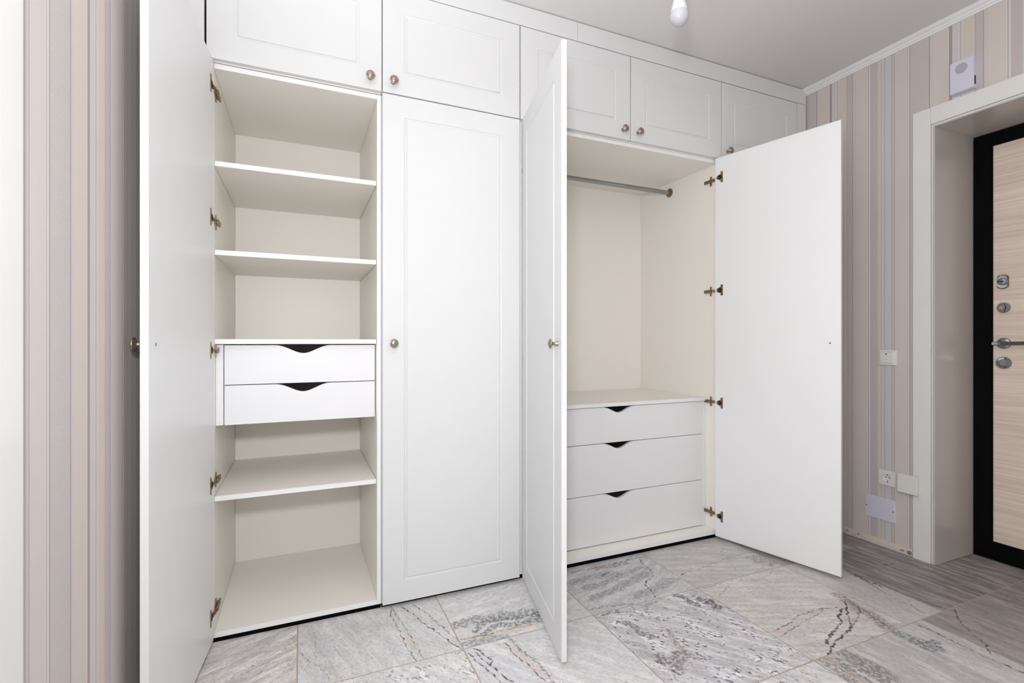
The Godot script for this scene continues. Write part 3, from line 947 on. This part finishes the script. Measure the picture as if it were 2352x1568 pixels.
func hinge(parent: Node3D, panel_x: float, into: int, y: float, d: MeshInstance3D, toward: int) -> void:
	# concealed hinge: cross plate and arm on the side panel (its face at panel_x, the cabinet lies towards into), cup plate on the door
	var st := S()
	var z0 := CARCASS - 0.004
	var X := func(t: float) -> float: return panel_x + into * t
	var lo := func(x0: float, x1: float) -> Array: return [minf(X.call(x0), X.call(x1)), maxf(X.call(x0), X.call(x1))]
	var a: Array = lo.call(0.0, 0.003)
	box(st, V(a[0], y - 0.026, z0 - 0.038), V(a[1], y + 0.026, z0 - 0.025), 0.0008)
	a = lo.call(0.002, 0.006)
	box(st, V(a[0], y - 0.0075, z0 - 0.060), V(a[1], y + 0.0075, z0 - 0.004), 0.0008)
	a = lo.call(0.006, 0.0125)
	box(st, V(a[0], y - 0.0085, z0 - 0.072), V(a[1], y + 0.0085, z0 - 0.006), 0.0012)
	var cup := d.transform * V(toward * 0.024, 0, -0.0185)
	cup = Vector3(cup.x, 0, cup.z) + V(O.x, y, O.z)
	bar(st, V(X.call(0.0095), y, z0 - 0.008), V(cup.x, y, cup.z), 0.011, 0.004, 0.0008)
	var h := obj("hinge", st, M.hinge, parent)
	var keep := O
	for z in [-0.050, -0.020]:
		st = S()
		lathe(st, [Vector2(0.0030, 0), Vector2(0.0030, 0.0004), Vector2(0, 0.0004)], facing(V(X.call(0.0124), y, z0 + z), V(into, 0, 0)), 10)
		obj("adjuster_screw", st, M.black, h)
	# cup plate in the door's own axes
	O = Vector3.ZERO
	st = S()
	var y0 := y - (d.position.y + keep.y)
	var poly := []
	for q in [[0.043, -0.029], [0.043, 0.029], [0.032, 0.029], [0.030, 0.016], [0.018, 0.0125], [0.009, 0.007], [0.007, 0.0], [0.009, -0.007], [0.018, -0.0125], [0.030, -0.016], [0.032, -0.029]]:
		poly.append(Vector2(-q[0] * toward, q[1]))
	plate(st, poly, 0.0018, Transform3D(Basis(V(-1, 0, 0), V(0, 1, 0), V(0, 0, -1)), V(0, y0, -0.0181)))
	for s in [-1, 1]:
		lathe(st, [Vector2(0.0034, 0), Vector2(0.003, 0.0008), Vector2(0, 0.001)], facing(V(toward * 0.0375, y0 + s * 0.0225, -0.0197), V(0, 0, -1)), 10)
	var cp := obj("cup_plate", st, M.hinge, h)
	cp.transform = d.transform
	st = S()
	lathe(st, [Vector2(0.0115, 0), Vector2(0.0115, 0.0006), Vector2(0, 0.0006)], facing(V(toward * 0.027, y0, -0.0196), V(0, 0, -1)), 20)
	cp = obj("cup", st, M.black, h)
	cp.transform = d.transform
	O = keep


func drawer(parent: Node3D, x0: float, x1: float, y0: float, y1: float, z: float, deep: float, mid: float) -> void:
	# front with a wave-shaped finger notch in its upper edge, and the open box behind it
	var st := S()
	var poly := [Vector2(x0, y0), Vector2(x1, y0), Vector2(x1, y1)]
	for k in 33:
		var t := 1.0 - 2.0 * k / 32
		var dip := 0.5 + 0.5 * cos(PI * pow(absf(t), 0.92))
		poly.append(Vector2(mid + 0.098 * t, y1 - 0.0305 * dip - 0.0002))
	poly.append(Vector2(x0, y1))
	plate(st, poly, 0.016, Transform3D(Basis(), V(0, 0, z - 0.016)))
	var f := obj("drawer", st, M.drawer, parent)
	st = S()
	var b := z - 0.0165
	var xa := x0 + 0.014
	var xb := x1 - 0.014
	var h := y1 - 0.036
	box(st, V(xa, y0 + 0.012, b - deep), V(xa + 0.013, h, b))
	box(st, V(xb - 0.013, y0 + 0.012, b - deep), V(xb, h, b))
	box(st, V(xa + 0.013, y0 + 0.012, b - deep), V(xb - 0.013, h, b - deep + 0.013))
	box(st, V(xa + 0.013, y0 + 0.012, b - deep + 0.013), V(xb - 0.013, y0 + 0.016, b))
	obj("drawer_box", st, M.laminate, f)


func feet(t: Node3D, x0: float, x1: float) -> void:
	for x in [x0 + 0.06, x1 - 0.06]:
		for z in [CARCASS - 0.09, -2.54]:
			var st := S()
			lathe(st, [Vector2(0, FLOOR), Vector2(0.02, FLOOR), Vector2(0.02, 0.0), Vector2(0.012, 0.0095), Vector2(0, 0.0095)], Transform3D(Basis(), V(x, 0, z)), 16)
			obj("foot", st, M.black, t)
	panel("plinth", V(x0 + 0.001, FLOOR + 0.0005, CARCASS - 0.016), V(x1 - 0.001, 0.0095, CARCASS - 0.003), t, M.frame)


func shelf_cabinet() -> void:
	var x0 := -0.2985
	var x1 := 0.2915
	var a := -0.2815      # inner faces
	var b := 0.2755
	var back := -2.588
	var t := thing("shelf_cabinet", "tall open white cabinet with shelves and two notched drawers, its door against the left wall", "cabinet", V((x0 + x1) / 2, 0, -2.29))
	feet(t, x0, x1)
	panel("side_panel", V(x0, 0.010, back - 0.02), V(a, 2.026, CARCASS), t)
	panel("side_panel", V(b, 0.010, back - 0.02), V(x1, 2.026, CARCASS), t)
	panel("back_panel", V(a + 0.0005, 0.012, back - 0.004), V(b - 0.0005, 2.024, back), t)
	panel("top_panel", V(a + 0.0003, 2.008, back + 0.0005), V(b - 0.0003, 2.026, CARCASS), t)
	panel("bottom_panel", V(a + 0.0003, 0.010, back + 0.0005), V(b - 0.0003, 0.028, CARCASS), t)
	for y in [1.671, 1.3565, 1.0405, 0.484]:
		panel("shelf", V(a + 0.0006, y, back + 0.0008), V(b - 0.0012, y + 0.018, CARCASS - 0.016), t)
	panel("filler_strip", V(a + 0.0005, 0.748, -2.045), V(-0.2575, 1.0385, -2.029), t, M.drawer)
	panel("drawer_side", V(-0.2575, 0.748, back + 0.02), V(-0.2555, 1.0385, -2.046), t)
	drawer(t, -0.2535, 0.2725, 0.8935, 1.0365, -2.029, 0.48, 0.008)
	drawer(t, -0.2535, 0.2725, 0.748, 0.8905, -2.029, 0.48, 0.008)
	var d := door(t, V(-0.2985, 0.010, -1.975), -deg_to_rad(94.6), 0.588, 2.019, 1, Vector2(0.545, 1.033), true)
	for y in [1.932, 1.475, 1.02, 0.557, 0.105]:
		hinge(t, a, 1, y, d, 1)


func closed_cabinet(called: String, l: float, r: float, knob_side: int, label: String) -> void:
	var x0 := l + 0.001
	var x1 := r - 0.001
	var t := thing(called, label, "cabinet", V((x0 + x1) / 2, 0, -2.29))
	feet(t, x0, x1)
	panel("side_panel", V(x0, 0.010, -2.608), V(x0 + 0.0155, 2.026, CARCASS), t)
	panel("side_panel", V(x1 - 0.0155, 0.010, -2.608), V(x1, 2.026, CARCASS), t)
	panel("back_panel", V(x0 + 0.016, 0.012, -2.596), V(x1 - 0.016, 2.024, -2.592), t)
	panel("top_panel", V(x0 + 0.0158, 2.008, -2.5915), V(x1 - 0.0158, 2.026, CARCASS), t)
	panel("bottom_panel", V(x0 + 0.0158, 0.010, -2.5915), V(x1 - 0.0158, 0.028, CARCASS), t)
	# the door hangs on the far side from its knob
	door(t, V(r - 0.0025, 0.010, FRONT), 0.0, r - l - 0.005, 2.019, -1, Vector2(r - l - 0.0445, 1.033))


func hanging_cabinet() -> void:
	var x0 := 0.889
	var x1 := 2.0745
	var a := 0.905
	var b := 2.0585
	var back := -2.625
	var t := thing("hanging_cabinet", "double-width open white cabinet with a chrome hanging rail over three notched drawers", "cabinet", V((x0 + x1) / 2, 0, -2.29))
	feet(t, x0, x1)
	panel("side_panel", V(x0, 0.012, back - 0.02), V(a, 2.028, CARCASS), t)
	panel("side_panel", V(b, 0.012, back - 0.02), V(x1, 2.028, CARCASS), t)
	panel("back_panel", V(a + 0.0005, 0.013, back - 0.004), V(b - 0.0005, 2.026, back), t)
	panel("top_panel", V(a + 0.0003, 2.010, back + 0.0005), V(b - 0.0003, 2.028, CARCASS), t)
	panel("bottom_panel", V(a + 0.0003, 0.012, back + 0.0005), V(b - 0.0003, 0.034, CARCASS), t)
	panel("shelf", V(a + 0.0005, 0.7235, back + 0.0008), V(b - 0.0008, 0.742, -2.056), t)
	panel("filler_strip", V(2.0315, 0.035, -2.081), V(b - 0.0005, 0.7225, -2.065), t, M.drawer)
	panel("filler_strip", V(a + 0.0005, 0.035, -2.081), V(0.932, 0.7225, -2.065), t, M.drawer)
	for y in [[0.5415, 0.7205], [0.2895, 0.5385], [0.0385, 0.2865]]:
		drawer(t, 0.9335, 2.0300, y[0], y[1], -2.065, 0.50, 1.482)
	var st := S()
	lathe(st, [Vector2(0.0125, 0), Vector2(0.0125, b - a - 0.004)], facing(V(a + 0.002, 1.953, -2.3526), V(1, 0, 0)), 28)
	var rail := obj("hanging_rail", st, M.chrome, t)
	for s in [[a, 1], [b, -1]]:
		st = S()
		lathe(st, [Vector2(0.027, 0), Vector2(0.027, 0.003), Vector2(0.024, 0.005), Vector2(0.018, 0.0055), Vector2(0.0165, 0.014), Vector2(0.0128, 0.0145)], facing(V(s[0], 1.953, -2.3526), V(s[1], 0, 0)), 30)
		obj("flange", st, M.hinge, rail)
	door(t, V(0.897, 0.010, -1.967), -deg_to_rad(102.0), 0.588, 2.019, 1, Vector2(0.545, 1.033), true)
	var d := door(t, V(2.0545, 0.010, -1.9796), deg_to_rad(104.8), 0.588, 2.019, -1, Vector2(0.545, 1.033), true)
	for y in [1.923, 1.323, 0.7235, 0.121]:
		hinge(t, b, -1, y, d, -1)


func upper_cabinets() -> void:
	var labels := ["white upper cabinet with its knob low right, above the open shelf cabinet",
		"white upper cabinet with its knob low left, above the shut tall door",
		"white upper cabinet with its knob low right, behind the edge of the open middle door",
		"white upper cabinet with its knob low left, above the right half of the hanging rail",
		"white upper cabinet in the far corner, its lower edge behind the open plain door"]
	for k in 5:
		var l: float = PITCH[k]
		var r: float = PITCH[k + 1]
		var right: bool = k in [0, 2]
		var t := thing("upper_cabinet", labels[k], "cabinet", V((l + r) / 2, 2.030, -2.29), "upper cabinets above the wardrobe")
		var st := S()
		var x0 := l + 0.001
		var x1 := r - 0.001
		box(st, V(x0, 2.030, -2.61), V(x0 + 0.0155, 2.447, CARCASS))
		box(st, V(x1 - 0.0155, 2.030, -2.61), V(x1, 2.447, CARCASS))
		box(st, V(x0 + 0.0155, 2.030, -2.61), V(x1 - 0.0155, 2.046, CARCASS))
		box(st, V(x0 + 0.0155, 2.431, -2.61), V(x1 - 0.0155, 2.447, CARCASS))
		box(st, V(x0 + 0.0155, 2.046, -2.61), V(x1 - 0.0155, 2.431, -2.606))
		obj("carcass", st, M.laminate, t)
		var w := r - l - 0.005
		if right:
			door(t, V(l + 0.0025, 2.034, FRONT), 0.0, w, 0.410, 1, Vector2(w - 0.0445, 0.043))
		else:
			door(t, V(r - 0.0025, 2.034, FRONT), 0.0, w, 0.410, -1, Vector2(w - 0.0405, 0.043))


func boards() -> void:
	var t := thing("filler_strip", "narrow upright white filler board between the left wall and the top left cabinet", "filler board", V(-0.346, 0, FRONT - 0.01))
	panel("board", V(-0.385, 0.010, FRONT - 0.018), V(-0.3075, 2.446, FRONT), t, M.front, 0.0012)
	t = thing("filler_strip", "narrow upright white end board between the last upper cabinet and the striped wall", "filler board", V(2.71, 0, FRONT - 0.01))
	panel("board", V(2.6705, 0.010, FRONT - 0.018), V(2.7425, 2.446, FRONT), t, M.front, 0.0012)
	t = thing("fascia_board", "long white fascia board under the ceiling, left of the joint, over the left cabinets", "fascia board", V(0.4, 2.448, FRONT - 0.01))
	panel("board", V(-0.385, 2.448, FRONT - 0.018), V(1.181, 2.5345, FRONT), t, M.front, 0.0008)
	t = thing("fascia_board", "long white fascia board under the ceiling, running from the joint to the right corner", "fascia board", V(2.0, 2.448, FRONT - 0.01))
	panel("board", V(1.1822, 2.448, FRONT - 0.018), V(2.7425, 2.5345, FRONT), t, M.front, 0.0008)
